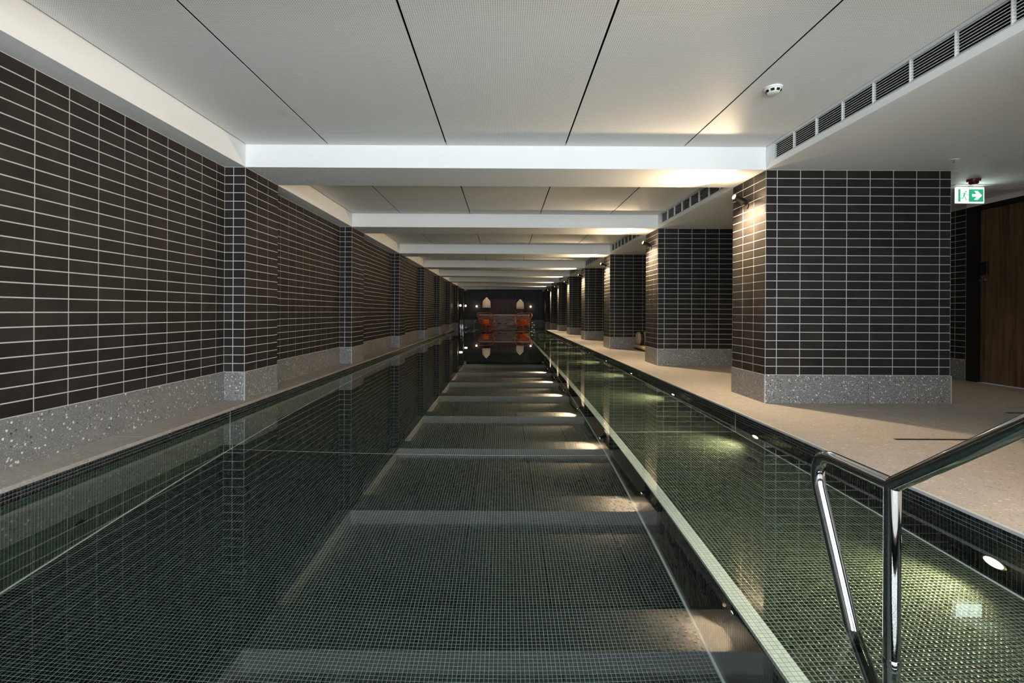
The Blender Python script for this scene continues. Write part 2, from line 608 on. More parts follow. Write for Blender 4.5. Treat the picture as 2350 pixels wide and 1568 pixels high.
# short piece behind the camera
o = MB().box(XL - 0.2, XL, YN, P[0], -0.1, ZS).build('wall_left', M_GROUT)
struct(o, 'piece of dark tiled left wall beside the camera, out of view', 'wall')
mb = MB(); clad(o, '+X', XL, cuts_from(P[0], YN), False, mb); mb.build('tile_field', M_TILE, o)['kind'] = 'stuff'
slabs(o, '+X', XL, [YN, -1.0, P[0]], 0, SK - 0.002, 0.008)

for i, p in enumerate(P):
    far = p > YE
    zb = ZFAR if far else 0.0
    o = MB().box(XL - 0.1, XP, p, p + PD, zb, ZS).build('pilaster', M_GROUT)
    struct(o, ('dark tiled pilaster on the left wall beside the camera' if i == 0 else
               f'{ORD[i - 1]} dark tiled pilaster from the camera on the left wall'), 'pilaster')
    fr = [XL, XL + 0.096, XP]
    sd = [p, p + PD / 3, p + 2 * PD / 3, p + PD]
    if i in (1, 2):
        clad(o, '-Y', p, fr, True); clad(o, '+X', XP, sd, True)
        mb = MB(); clad(o, '+Y', p + PD, fr, False, mb)
    else:
        mb = MB()
        clad(o, '-Y', p, fr, False, mb); clad(o, '+X', XP, sd, False, mb); clad(o, '+Y', p + PD, fr, False, mb)
    mb.build('tile_field', M_TILE, o)['kind'] = 'stuff'
    slabs(o, '-Y', p, [XL, XP + 0.008], zb, SK - 0.002, 0.008)
    slabs(o, '+X', XP, [p, p + PD], zb, SK - 0.002, 0.008)
    MB().box(XP - 0.001, XP + 0.009, p - 0.0095, p + 0.0005, zb, SK - 0.002).build('corner_trim', M_EDGE, o)
    slabs(o, '+Y', p + PD, [XL, XP + 0.008], zb, SK - 0.002, 0.008)

# ------------------------------------------------------------------ pillars on the right
for i, p in enumerate(P):
    far = p > YDE
    zb = ZFAR if far else 0.0
    o = MB().box(XR, XPR, p, p + PD, zb, ZS).build('pillar', M_GROUT)
    struct(o, ('wide dark tiled pillar right of the camera, out of view' if i == 0 else
               f'{ORD[i - 1]} wide dark tiled pillar from the camera along the right deck'), 'pillar')
    fr = [XR, XR + 0.12] + [XR + 0.12 + TW * k for k in range(1, 8)] + [XPR]
    sd = [p, p + PD / 3, p + 2 * PD / 3, p + PD]
    mb = MB()
    if i in (1, 2):
        clad(o, '-Y', p, fr, True); clad(o, '-X', XR, sd, True)
    else:
        clad(o, '-Y', p, fr, False, mb); clad(o, '-X', XR, sd, False, mb)
    clad(o, '+Y', p + PD, fr, False, mb); clad(o, '+X', XPR, sd, False, mb)
    mb.build('tile_field', M_TILE, o)['kind'] = 'stuff'
    slabs(o, '-Y', p, [XR - 0.009, XR + 1.09, XPR + 0.009], zb, SK - 0.002, 0.009)
    slabs(o, '-X', XR, [p, p + PD], zb, SK - 0.002, 0.009)
    slabs(o, '+X', XPR, [p, p + PD], zb, SK - 0.002, 0.009)
    for xx in (XR - 0.0095, XPR - 0.0005):
        MB().box(xx, xx + 0.010, p - 0.0105, p - 0.0005, zb, SK - 0.002).build('corner_trim', M_EDGE, o)
    slabs(o, '+Y', p + PD, [XR - 0.009, XR + 1.09, XPR + 0.009], zb, SK - 0.002, 0.009)

# ------------------------------------------------------------------ ceiling
ceil = MB().box(XL - 0.2, XWR + 0.2, YN - 0.2, YB + 0.2, ZC + 0.04, ZC + 0.25).build('ceiling', M_GAP)
struct(ceil, 'pale perforated board ceiling over the pool with thin dark joints', 'ceiling')
seams = [XP + 0.006, -1.868, -0.617, 0.636, 1.893, XR - 0.004]
bays = [(YN, P[0])] + [(P[i] + PD, P[i + 1]) for i in range(len(P) - 1)] + [(P[-1] + PD, YB)]
for (a, b) in bays:
    for k in range(5):
        MB().cbox(seams[k] + 0.007, seams[k + 1] - 0.007, a + 0.004, b - 0.004, ZC, ZC + 0.005, 0.0005).build('ceiling_panel', M_BOARD, ceil)
for i, p in enumerate(P):
    o = MB().cbox(XP, XR, p, p + PD, ZS, ZC + 0.039, 0.002).build('ceiling_beam', M_WHITE)
    struct(o, ('white ceiling beam above the camera, out of view' if i == 0 else
               f'{ORD[i - 1]} white ceiling beam from the camera across the pool'), 'beam')
o = MB().box(XL, XP, YN, YB, ZS, ZC + 0.039).build('soffit_left', M_WHITE)
struct(o, 'narrow white soffit along the top of the left tiled wall', 'soffit')
so = MB().box(XR + 0.1, XPR - 0.01, YN, YB, ZS + 0.02, ZC + 0.039).build('soffit_right', M_GAP)
struct(so, 'smooth white dropped ceiling over the right deck and pillars', 'soffit')
for (x0, x1, y0, y1, z) in ((XR + 0.0205, XPR - 0.004, YN, YB, ZS), (XPR + 0.004, XWR, YN, P[1] + 0.012, ZS),
                            (XPR + 0.004, XWR, P[1] + 0.02, P[1] + PD, ZS), (XPR + 0.004, XWR, P[1] + PD, 9.5, ZS + 0.07),
                            (XPR + 0.004, XWR, 9.5, YB, ZS)):
    MB().cbox(x0, x1, y0, y1, z, z + 0.12 if z > ZS else z + 0.03, 0.001).build('soffit_panel', M_WHITE, so)
MB().box(XPR + 0.004, XWR, YN, YB, ZC - 0.05, ZC + 0.039).build('soffit_void', M_GAP, so)
# fascia above the pool edge: lower strip, closing strips at beams, dark void behind the grilles
MB().box(XR, XR + 0.02, YN, YB, ZS, ZS + 0.056).build('fascia_strip', M_WHITE, so)
MB().box(XR + 0.05, XR + 0.06, YN, YB, ZS + 0.03, ZC + 0.03).build('fascia_back', M_GAP, so)
MB().box(XR, XR + 0.02, YN, YB, ZC - 0.012, ZC + 0.03).build('fascia_head', M_WHITE, so)

# ------------------------------------------------------------------ right corridor wall, far wall, window wall
ZB = ZS - 0.005
wr = MB().box(XWR, XWR + 0.2, 7.08, YB, ZFAR, ZS + 0.08).build('wall_right', M_GROUT)
struct(wr, 'dark tiled corridor wall behind the nearest pillar on the right', 'wall')
c1 = [7.08] + [7.25 + TW * k for k in range(0, 9)]
clad(wr, '-X', XWR, c1, True)
mb = MB(); clad(wr, '-X', XWR, cuts_from(YB, c1[-1]), False, mb); mb.build('tile_field', M_TILE, wr)['kind'] = 'stuff'
slabs(wr, '-X', XWR, [7.08, 8.58, 10.08, 11.58, 13.08, 15, 17, 19, 21, 23, 26.4], 0, SK - 0.002, 0.008)
o = MB().box(XWR, XWR + 0.2, YN, 5.85, -0.1, ZS + 0.08).build('wall_right', M_WHITE)
struct(o, 'plain stretch of corridor wall near the camera side of the timber door', 'wall')
o = MB().box(XWR + 0.001, XWR + 0.2, 5.85, 7.08, ZS, ZS + 0.08).box(XWR + 0.16, XWR + 0.2, 5.85, 7.08, -0.1, ZS).build('wall_right', M_WHITE)
struct(o, 'white strip of corridor wall above the timber door', 'wall')
wb = MB().box(XL - 0.2, XWR + 0.2, YB, YB + 0.2, ZFAR - 0.1, ZC + 0.1).build('wall_back', M_GAP)
struct(wb, 'black timber wall at the far end behind the reception desk', 'wall')
x = XL
while x < XWR - 0.01:
    x1 = min(x + 0.22, XWR)
    MB().cbox(x + 0.002, x1 - 0.002, YB - 0.02, YB, 0.38, ZS + 0.1, 0.003).build('wall_board', M_DARKWALL, wb)
    x = x1
slabs(wb, '-Y', YB, [XL, XL + 1.0, XL + 2.2, XL + 3.4, XL + 4.6, XL + 5.8, XL + 7.0, XL + 8.2, XWR], ZFAR, 0.378, 0.02)
# window wall
ww = MB()
ww.box(XL - 0.2, XWR + 0.2, YN - 0.15, YN, -0.1, 0.35).box(XL - 0.2, XWR + 0.2, YN - 0.15, YN, 2.15, ZC + 0.1)
ww.box(XL - 0.2, -2.25, YN - 0.15, YN, 0.35, 2.15).box(3.45, XWR + 0.2, YN - 0.15, YN, 0.35, 2.15)
o = ww.build('wall_front', M_DARKWALL)
struct(o, 'black window wall behind the camera, out of view', 'wall')
wi = MB()
for k in range(4):
    xx = -2.25 + 1.9 * k
    wi.box(xx - 0.03, xx + 0.03, YN - 0.09, YN - 0.03, 0.35, 2.15)
wi.box(-2.25, 3.45, YN - 0.09, YN - 0.03, 0.35, 0.40).box(-2.25, 3.45, YN - 0.09, YN - 0.03, 2.10, 2.15)
o = wi.build('window_1', M_BLACK)
struct(o, 'daylight window in the wall behind the camera, out of view', 'window')
for k in range(3):
    MB().box(-2.22 + 1.9 * k, -0.38 + 1.9 * k, YN - 0.064, YN - 0.058, 0.4, 2.1).build('pane', M_PANE, o)

# door
dr = thing('door_1', 'tall walnut door in a black frame behind the nearest pillar', 'door', (XWR, 6.4, 0), kind='structure')
MB().box(0.0, 0.12, 0.52, 0.68, 0, ZS).build('door_frame', M_BLACK, dr)
MB().box(0.0, 0.12, -0.55, -0.50, 0, ZS).build('door_frame', M_BLACK, dr)
MB().box(0.0, 0.12, -0.50, 0.52, ZS - 0.06, ZS).build('door_frame', M_BLACK, dr)
lf = MB().cbox(0.05, 0.10, -0.497, 0.517, 0.008, ZS - 0.064, 0.002).build('door_leaf', M_WOODDOOR, dr)
MB().cbox(0.025, 0.05, 0.40, 0.50, 1.50, 1.68, 0.004).build('lock_box', M_BLACK, lf)
MB().lathe([(0.028, 0), (0.028, 0.012), (0.012, 0.016), (0.012, 0.05), (0.022, 0.055), (0.022, 0.075), (0.0, 0.078)], 16,
           (0.05, 0.445, 1.42), (-1, 0, 0)).tube([(-0.012, 0.445, 1.42), (-0.012, 0.34, 1.42)], 0.009, 8).build('door_handle', M_CHROME, lf, True)

# ------------------------------------------------------------------ floors
fl = MB().box(PXR + 0.02, XWR, YN, YDE, -0.35, -0.031).box(XL, PXR + 0.02, YN, Y0 - 0.02, -0.35, -0.031).build('floor', M_JOINT)
struct(fl, 'beige terrazzo deck along the right side of the pool', 'floor')
xs = [PXR + 0.016, 3.60, 4.85, 6.10, XWR]
y = YN
ycuts = [YN]
while ycuts[-1] < YDE - 0.01:
    ycuts.append(min(YDE, ycuts[-1] + 1.25))
for i in range(len(xs) - 1):
    for j in range(len(ycuts) - 1):
        MB().cbox(xs[i] + 0.001, xs[i + 1] - 0.001, ycuts[j] + 0.001, ycuts[j + 1] - 0.001, -0.031, 0, 0.001).build('floor_slab', M_DECK, fl)
for i in range(4):
    a = XL + i * (PXR - XL) / 4
    b = a + (PXR - XL) / 4
    for j in range(3):
        if ycuts[j] < Y0 - 0.03:
            MB().cbox(a + 0.001, b - 0.001, ycuts[j] + 0.001, min(ycuts[j + 1], Y0) - 0.001, -0.031, 0, 0.001).build('floor_slab', M_DECK, fl)
# two slot drains let into the deck
for k, (x0, x1, yy, lb) in enumerate(((2.97, 3.58, 3.745, 'short black slot drain in the deck behind the handrail'),
                                  (4.86, 5.55, 4.77, 'short black slot drain in the deck at the right edge'))):
    t = thing('slot_drain', lb, 'drain', (x0, yy, 0), 'slot drains in the deck')
    MB().box(0, x1 - x0, -0.012, 0.012, 0, 0.0015).build('slot', M_GAP, t)
    MB().box(0, x1 - x0, -0.016, -0.012, 0, 0.002).box(0, x1 - x0, 0.012, 0.016, 0, 0.002).build('slot_rim', M_BLACK, t)
# left ledge
lg = MB().box(XL, PXL - 0.02, Y0, YDE, -0.35, -0.026).build('pool_ledge', M_JOINT)
struct(lg, 'narrow terrazzo ledge between left wall and pool', 'ledge')
yy = 2.2 - 1.51
while yy < YDE - 0.05:
    y1 = min(yy + 1.51, YDE)
    MB().cbox(XL, PXL, max(yy, Y0) + 0.001, y1 - 0.001, -0.026, 0, 0.0015).build('ledge_slab', M_DECK, lg)
    yy = y1
# sunken far floor
o = MB().box(XL - 0.2, XWR + 0.2, YE + 0.1, YB + 0.2, ZFAR - 0.1, ZFAR).build('floor', M_DARKFLOOR)
struct(o, 'black stone floor of the lounge beyond the pool', 'floor')
o = MB().box(PXR, XWR, YDE - 0.01, YDE + 0.02, ZFAR, -0.001).build('trim_1', M_DARKFLOOR)
struct(o, 'black step face at the far end of the right deck', 'trim')

# ------------------------------------------------------------------ pool basin
pool = thing('pool_basin', 'long mosaic-lined swimming pool basin with underwater ledge', 'pool', (0, 0, 0), kind='structure')
YJ = round(4.8 / PITCH) * PITCH        # movement joint: modelled tiles in front, material behind
D = 0.004
MB().box(PXL, XLEDGE, YJ, YE, ZF - 0.1, ZF).build('basin_floor', M_MFLOOR, pool)
MB().box(PXL, XLEDGE, Y0, YJ, ZF - 0.1, ZF - 0.0015).build('floor_bed', M_MGROUT_F, pool)
MB().box(XLEDGE, PXR, YJ, YE, ZF - 0.1, ZL).build('ledge', M_MLEDGE, pool)
MB().box(XLEDGE, PXR, Y0, YJ, ZF - 0.1, ZL - 0.0015).build('ledge_bed', M_MGROUT_L, pool)
MB().box(PXL - 0.3, PXL - 0.001, Y0, YDE - 0.3, ZF - 0.1, -0.027).build('basin_wall', M_MWALL, pool)
MB().box(PXR + 0.001, PXR + 0.3, Y0, YDE, ZF - 0.1, -0.033).build('basin_wall', M_MDARK, pool)
MB().box(XLEDGE - 0.0005, XLEDGE + 0.01, Y0, YE, ZF, ZL - 0.025).build('ledge_riser', M_MDARK, pool)
MB().box(PXL, PXR, YE, YE + 0.1, ZF - 0.1, ZW + 0.004).build('overflow_edge', M_MDARK_X, pool)
MB().box(PXL, PXR, Y0 - 0.2, Y0, ZF - 0.1, -0.034).build('basin_wall', M_MDARK_X, pool)
nx = round(XLEDGE / PITCH)
NX1 = (nx + 3) * PITCH
MB().box(XLEDGE - 0.002, NX1, Y0, YE, ZL - 0.026, ZL + 0.0012).build('nosing', M_NOSE, pool)
MB().box(PXR - 0.012, PXR, Y0, YE, ZL, ZL + 0.006).build('sealant', M_SEAL, pool)
MB().box(PXL, PXL + 0.012, Y0, YE, ZF, ZF + 0.006).build('sealant', M_SEAL, pool)
MB().box(XLEDGE - 0.012, XLEDGE, Y0, YE, ZF, ZF + 0.006).build('sealant', M_SEAL, pool)
MB().box(PXL, XLEDGE, YJ - 0.004, YJ + 0.004, ZF, ZF + 0.001).box(PXL, PXL + 0.001, YJ - 0.004, YJ + 0.004, ZF, -0.03).build('movement_joint', M_SEAL, pool)
MB().box(XLEDGE, PXR, YJ - 0.004, YJ + 0.004, ZL, ZL + 0.0015).box(PXR - 0.001, PXR + 0.001, YJ - 0.004, YJ + 0.004, ZL, -0.03).build('movement_joint', M_SEAL, pool)
# steps up to the deck, below the handrail (nearer than the picture shows)
for k in range(3):
    MB().box(XLEDGE + 0.01, PXR, Y0, Y0 + 0.27 * (3 - k), ZL + 0.146 * k, ZL + 0.146 * (k + 1)).build('step', M_MLEDGE, pool)

def mosaic_field(name, iu, iv, make, mat, parent):
    """many small proud tiles joined in one mesh; make(u, v) -> 8 corners"""
    U, V = np.meshgrid(iu, iv, indexing='ij')
    U = U.ravel(); V = V.ravel()
    n = len(U)
    vs = make(U, V)                       # n x 8 x 3
    me = bpy.data.meshes.new(name)
    fq = np.array([(4, 5, 6, 7), (0, 1, 5, 4), (1, 2, 6, 5), (2, 3, 7, 6), (3, 0, 4, 7)])
    faces = (fq[None] + 8 * np.arange(n)[:, None, None]).reshape(-1, 4)
    me.vertices.add(n * 8); me.vertices.foreach_set('co', vs.reshape(-1).astype(np.float32))
    me.loops.add(faces.size); me.loops.foreach_set('vertex_index', faces.reshape(-1).astype(np.int32))
    me.polygons.add(len(faces)); me.polygons.foreach_set('loop_start', (4 * np.arange(len(faces))).astype(np.int32))
    me.update(calc_edges=True)
    me.materials.append(mat)
    o = obj(name, me, parent)
    o['kind'] = 'stuff'
    return o

H0, H1 = PITCH * 0.055, PITCH * 0.945
def flat_tiles(z):
    def mk(U, V):
        n = len(U); a = np.zeros((n, 8, 3)); e = 0.0008
        cs = [(H0, H0), (H1, H0), (H1, H1), (H0, H1)]
        for k, (p, q) in enumerate(cs):
            a[:, k, 0] = U * PITCH + p; a[:, k, 1] = V * PITCH + q; a[:, k, 2] = z - 0.0015
            sx = e if k in (0, 3) else -e; sy = e if k in (0, 1) else -e
            a[:, k + 4, 0] = U * PITCH + p + sx; a[:, k + 4, 1] = V * PITCH + q + sy; a[:, k + 4, 2] = z
        return a
    return mk
jy0, jy1 = int(1.5 / PITCH), round(YJ / PITCH)
mosaic_field('mosaic_tiles', np.arange(math.ceil(PXL / PITCH), math.floor(XLEDGE / PITCH)), np.arange(jy0, jy1), flat_tiles(ZF), M_MFLOOR_T, pool)
mosaic_field('mosaic_tiles', np.arange(nx + 3, math.floor(PXR / PITCH)), np.arange(jy0, jy1), flat_tiles(ZL), M_MLEDGE_T, pool)
def wall_tiles(xf, sgn, ztop):
    def mk(U, V):
        n = len(U); a = np.zeros((n, 8, 3)); e = 0.0008
        cs = [(H0, H0), (H1, H0), (H1, H1), (H0, H1)]
        if sgn > 0:
            pass
        for k, (p, q) in enumerate(cs):
            sy = e if k in (0, 3) else -e; sz = e if k in (0, 1) else -e
            a[:, k, 0] = xf; a[:, k, 1] = U * PITCH + p; a[:, k, 2] = ztop - (V + 1) * PITCH + q
            a[:, k + 4, 0] = xf + sgn * 0.002; a[:, k + 4, 1] = U * PITCH + p + sy; a[:, k + 4, 2] = ztop - (V + 1) * PITCH + q + sz
        return a
    return mk
# dark band at the water line, both sides: four rows of real tiles
ZT = -0.016
MB().box(PXR + 0.0005, PXR + 0.015, Y0, YDE, ZT - 4 * PITCH, ZT).build('band_bed', M_MGROUT_D, pool)
MB().box(PXL - 0.015, PXL - 0.0005, Y0, YDE, ZT - 4 * PITCH, ZT - 0.012).build('band_bed', M_MGROUT_D, pool)
ys0 = int(1.98 / PITCH)
for k in range(75):
    for r in range(4):
        if 'm' not in globals().get('_mt', {}):
            a = wall_tiles(0, -1, 0)(np.array([0]), np.array([0]))[0]
            me = bpy.data.meshes.new('mosaic_tile')
            me.from_pydata([tuple(v) for v in a], [], [(4, 5, 6, 7), (0, 1, 5, 4), (1, 2, 6, 5), (2, 3, 7, 6), (3, 0, 4, 7)])
            me.materials.append(M_MDARK_T); me.update()
            _mt = {'m': me}
        obj('mosaic_tile', _mt['m'], pool, (PXR + 0.0005, (ys0 + k) * PITCH, ZT - r * PITCH))
iy_end = int(YDE / PITCH)
mosaic_field('mosaic_tiles', np.arange(int(0.62 / PITCH), ys0), np.arange(4), wall_tiles(PXR + 0.0005, -1, ZT), M_MDARK_T, pool)
mosaic_field('mosaic_tiles', np.arange(ys0 + 75, iy_end), np.arange(4), wall_tiles(PXR + 0.0005, -1, ZT), M_MDARK_T, pool)
mosaic_field('mosaic_tiles', np.arange(int(1.5 / PITCH), iy_end), np.arange(4), wall_tiles(PXL - 0.0005, 1, ZT - 0.011), M_MDARK_T, pool)
# metal edge of the right deck
MB().cbox(PXR - 0.004, PXR + 0.016, Y0, YDE, -0.016, 0.001, 0.001).build('edge_trim', M_EDGE, pool)

# water
wm = MB(); wm.add([(PXL, Y0, ZW), (PXR, Y0, ZW), (PXR, YE + 0.02, ZW), (PXL, YE + 0.02, ZW)], [(0, 1, 2, 3)])
o = wm.build('pool_water', M_WATER)
tag(o, 'still clear water filling the long pool, mirroring the room', 'water', kind='stuff')

# ------------------------------------------------------------------ underwater lamps and inlets
n = 0
yl = 2.257
while yl < YE - 0.5:
    t = thing('underwater_light', f'{ORD[n] if n < 13 else "last"} round underwater light from the handrail on the right pool wall',
              'pool light', (PXR, yl, ZW - 0.281), 'underwater lights in the right pool wall')
    MB().lathe([(0.060, 0), (0.060, 0.006), (0.054, 0.009), (0.048, 0.008)], 24, (0.0, 0, 0), (-1, 0, 0)).build('bezel', M_CHROME, t, True)
    MB().lathe([(0.050, 0.004), (0.046, 0.010), (0.03, 0.013), (0.0, 0.014)], 24, (0.0, 0, 0), (-1, 0, 0)).build('lens', M_POOLLENS, t, True)
    lamp('SPOT', 'lamp', (-0.03, 0, 0), E_POOL, (1.0, 0.84, 0.50), t, (-1, 0, -0.20), spot_size=R(118), spot_blend=1.0, shadow_soft_size=0.03)
    n += 1
    yl += 2.14
def inlet(xf, sgn, yy, zz, mat, lb):
    t = thing('pool_inlet', lb, 'inlet', (xf, yy, zz))
    MB().lathe([(0.035, 0), (0.035, 0.004), (0.03, 0.007), (0.014, 0.007)], 20, (0, 0, 0), (sgn, 0, 0)).build('flange', mat, t, True)
    MB().lathe([(0.014, 0.002), (0.012, 0.009), (0, 0.010)], 14, (0, 0, 0), (sgn, 0, 0)).build('nozzle', M_GAP, t, True)
inlet(PXL, 1, 3.1, ZW - 0.916, M_BLACK, 'small dark round inlet low in the left pool wall')
inlet(PXR, -1, 7.5, ZW - 0.28, M_PLASTIC, 'small pale unlit inlet between lights in the right pool wall')

# ------------------------------------------------------------------ wall spotlights
def spotlight(p, i):
    t = thing('wall_spotlight', ('black adjustable spotlight on the pillar beside the camera, out of view' if i == 0 else
              f'black adjustable spotlight shining on the {ORD[i - 1]} pillar from the camera'), 'spotlight',
              (XR - 0.005, p + 0.39, 2.187), 'spotlights on the pillars')
    MB().lathe([(0.038, 0), (0.038, 0.01), (0.034, 0.014), (0, 0.014)], 24, (0, 0, -0.01), (-1, 0, 0)).build('mounting_plate', M_BLACK, t, True)
    MB().cbox(-0.075, -0.012, -0.022, 0.022, 0.0, 0.055, 0.003).build('bracket', M_BLACK, t)
    ax = Vector((-0.125, -0.03, 0.042)).normalized()
    o0 = Vector((-0.050, -0.02, 0.034))
    h = MB().lathe([(0.0, 0), (0.030, 0.0), (0.033, 0.004), (0.033, 0.135), (0.029, 0.137), (0.029, 0.120), (0.0, 0.119)], 24, o0, ax).build('lamp_head', M_BLACK, t, True)
    MB().lathe([(0.027, 0.1215), (0.02, 0.127), (0.0, 0.130)], 20, o0, ax).build('lens', M_LENS, h, True)
    c = o0 + ax * 0.158
    lamp('SPOT', 'lamp', c, E_SPOT, WARM, t, (-0.93, -0.12, 0.27), spot_size=R(128), spot_blend=1.0, shadow_soft_size=0.02)
    lamp('SPOT', 'lamp_wash', (-0.25, -0.03, 0.0), E_WASH * (0.6 if i == 0 else 1.0), WASH, t, (0.40, 0, -1), spot_size=R(145), spot_blend=1.0, shadow_soft_size=0.02)  # added downward light without a lens, brightens the pillar side and deck
    if i < 4:
        lamp('POINT', 'lamp_spill', c, E_SPILL, WARM, t, shadow_soft_size=0.018)
for i, p in enumerate(P[:8]):
    spotlight(p, i)

# ------------------------------------------------------------------ air grilles in the right fascia
def grille(a, b, i):
    L = b - a
    t = thing('air_grille', ('long white slatted air grille above the right pool edge, nearest bay' if i == 1 else
              f'white slatted air grille above the right pool edge in the {ORD[i - 1]} bay from the camera'), 'air vent',
              (XR, a, ZS + 0.058), 'slatted air grilles')
    hgt = ZC - 0.012 - ZS - 0.06
    MB().box(0.0, 0.03, 0, L, 0, 0.006).box(0.0, 0.03, 0, L, hgt - 0.006, hgt).box(0.0, 0.03, 0, 0.02, 0.006, hgt - 0.006).box(0.0, 0.03, L - 0.02, L, 0.006, hgt - 0.006).build('grille_frame', M_GRILLE, t)
    ns = 8
    for k in range(ns):
        z = 0.006 + (k + 0.5) * (hgt - 0.012) / ns
        vs = [(0.002, 0.02, z - 0.005), (0.022, 0.02, z + 0.003), (0.022, 0.02, z + 0.0055), (0.002, 0.02, z - 0.0015)]
        m = MB(); m.add(vs + [(x, L - 0.02, zz) for x, _, zz in vs], [(0, 1, 2, 3), (7, 6, 5, 4), (0, 4, 5, 1), (1, 5, 6, 2), (2, 6, 7, 3), (3, 7, 4, 0)])
        m.build('slat', M_GRILLE, t)
    k = 1
    while L - 0.02 - 0.34 * k > 0.1:
        y = L - 0.02 - 0.34 * k
        MB().box(0.0, 0.024, y - 0.004, y + 0.004, 0.006, hgt - 0.006).build('divider', M_GRILLE, t)
        k += 1
for a_, b_ in bays:
    for y0_, y1_ in ((a_, a_ + 0.128), (b_ - 0.128, b_)):
        MB().box(XR, XR + 0.02, y0_, y1_, ZS + 0.056, ZC - 0.012).build('fascia_end', M_WHITE, so)
for i in range(1, 7):
    grille(P[i - 1] + PD + 0.13, P[i] - 0.13, i)

# ------------------------------------------------------------------ small ceiling fittings
def smoke_detector(x, y, z, lb):
    t = thing('smoke_detector', lb, 'smoke detector', (x, y, z))
    MB().lathe([(0.066, 0), (0.066, -0.012), (0.062, -0.014)][::-1], 28).build('base', M_PLASTIC, t, True)
    MB().lathe([(0.0, -0.046), (0.036, -0.046), (0.046, -0.040), (0.058, -0.018), (0.060, -0.014)], 28).build('cover', M_PLASTIC, t, True)
    m = MB()
    for k in range(8):
        a = k * math.pi / 4 + 0.2
        c, s = math.cos(a), math.sin(a)
        u = Vector((-s, c, 0)); r = Vector((c, s, 0))
        p0 = [r * 0.0475 + u * d + Vector((0, 0, -0.0385)) for d in (-0.013, 0.013)]
        p1 = [r * 0.0565 + u * d + Vector((0, 0, -0.0225)) for d in (-0.013, 0.013)]
        nrm = (r * 0.88 + Vector((0, 0, -0.5))) * 0.0012
        m.add([p0[0] + nrm, p0[1] + nrm, p1[1] + nrm, p1[0] + nrm, p0[0], p0[1], p1[1], p1[0]],
              [(0, 1, 2, 3), (0, 4, 5, 1), (1, 5, 6, 2), (2, 6, 7, 3), (3, 7, 4, 0)])
    m.build('sensor_slots', M_GAP, t)
smoke_detector(2.09, 3.85, ZC, 'round white smoke detector on the nearest ceiling bay')

t = thing('sprinkler', 'small recessed sprinkler in the white ceiling above the nearest pillar', 'sprinkler', (4.41, 4.85, ZS))
MB().lathe([(0.02, -0.008), (0.038, -0.006), (0.040, 0.0)], 20).build('escutcheon', M_PLASTIC, t, True)
MB().lathe([(0.0, -0.03), (0.014, -0.029), (0.014, -0.026), (0.005, -0.024), (0.005, -0.006), (0.0, -0.006)], 12).build('sprinkler_head', M_CHROME, t, True)

t = thing('fire_beacon', 'dark red fire alarm beacon on the ceiling above the exit sign', 'alarm', (5.28, 5.56, ZS))
MB().lathe([(0.050, -0.030), (0.060, -0.028), (0.064, 0.0)], 24).build('base', M_RED, t, True)
MB().lathe([(0.0, -0.062), (0.030, -0.060), (0.044, -0.045), (0.046, -0.030)], 24).build('dome', M_RED, t, True)

# exit sign
SXC, SZC = 5.478, EYE + 271 * 5.82 / F + 0.028
es = thing('exit_sign', 'lit green and white running figure exit sign with right arrow', 'exit sign', (SXC, 5.82, ZS))
def sp(cx, cy):
    k = 0.335 / 730
    return ((cx - 960) * k, -(cy - 525) * k - 0.022)
def rect(c0, c1, y0, y1, name, mat, par):
    (x0, z1), (x1, z0) = sp(*c0), sp(*c1)
    return MB().box(x0, x1, y0, y1, z0, z1).build(name, mat, par)
MB().cbox(-0.22, 0.24, -0.06, 0.06, -0.008, 0.0, 0.002).build('ceiling_plate', M_PLASTIC, es)
MB().box(-0.03, 0.03, -0.008, 0.008, -0.023, -0.008).build('stem', M_PLASTIC, es)
(xa, za), (xb, zb2) = sp(595, 525), sp(1325, 937)
body = MB().cbox(xa, xb, -0.011, 0.011, zb2, za, 0.004).build('sign_body', M_SIGNW, es)
for f, sy in (('front', -1), ('back', 1)):
    def yy2(d0, d1):
        return (-0.011 - d1, -0.011 - d0) if sy < 0 else (0.011 + d0, 0.011 + d1)
    rect((648, 580), (1292, 902), *yy2(0, 0.0012), 'green_field', M_GREEN, es)
    rect((704, 590), (915, 902), *yy2(0.0012, 0.002), 'doorway', M_SIGNW, es)
    ar = [(1005, 705), (1118, 705), (1062, 628), (1142, 628), (1256, 742), (1142, 852), (1050, 852), (1122, 772), (1005, 772)]
    MB().prism_xz([sp(*p) for p in ar], *yy2(0.0012, 0.0022)).build('arrow', M_SIGNW, es)
    y0_, y1_ = yy2(0.002, 0.003)
    fg = MB()
    hc = sp(838, 642)
    fg.prism_xz([(hc[0] + 0.0088 * math.cos(a * math.pi / 6), hc[1] + 0.0088 * math.sin(a * math.pi / 6)) for a in range(12)], y0_, y1_)
    def limb(pts, wd):
        for (a, b) in zip(pts[:-1], pts[1:]):
            A, B = Vector(sp(*a)), Vector(sp(*b))
            d = (B - A).normalized(); nn = Vector((-d.y, d.x)) * wd / 2
            A2, B2 = A - d * wd * 0.3, B + d * wd * 0.3
            fg.prism_xz([tuple(A2 + nn), tuple(B2 + nn), tuple(B2 - nn), tuple(A2 - nn)], y0_, y1_)
    limb([(815, 680), (790, 750)], 0.015)
    limb([(800, 685), (760, 685), (732, 720)], 0.0055)
    limb([(835, 690), (865, 725), (912, 728)], 0.0055)
    limb([(785, 755), (765, 818), (668, 818)], 0.0085)
    limb([(795, 755), (830, 805), (850, 862)], 0.0085)
    limb([(826, 895), (842, 880)], 0.006)
    fg.build('running_figure', M_GREEN, es)
lamp('AREA', 'sign_glow', (0, -0.016, -0.11), 0.5, (0.75, 1.0, 0.9), es, (0, -1, 0), shape='RECTANGLE', size=0.3, size_y=0.15)

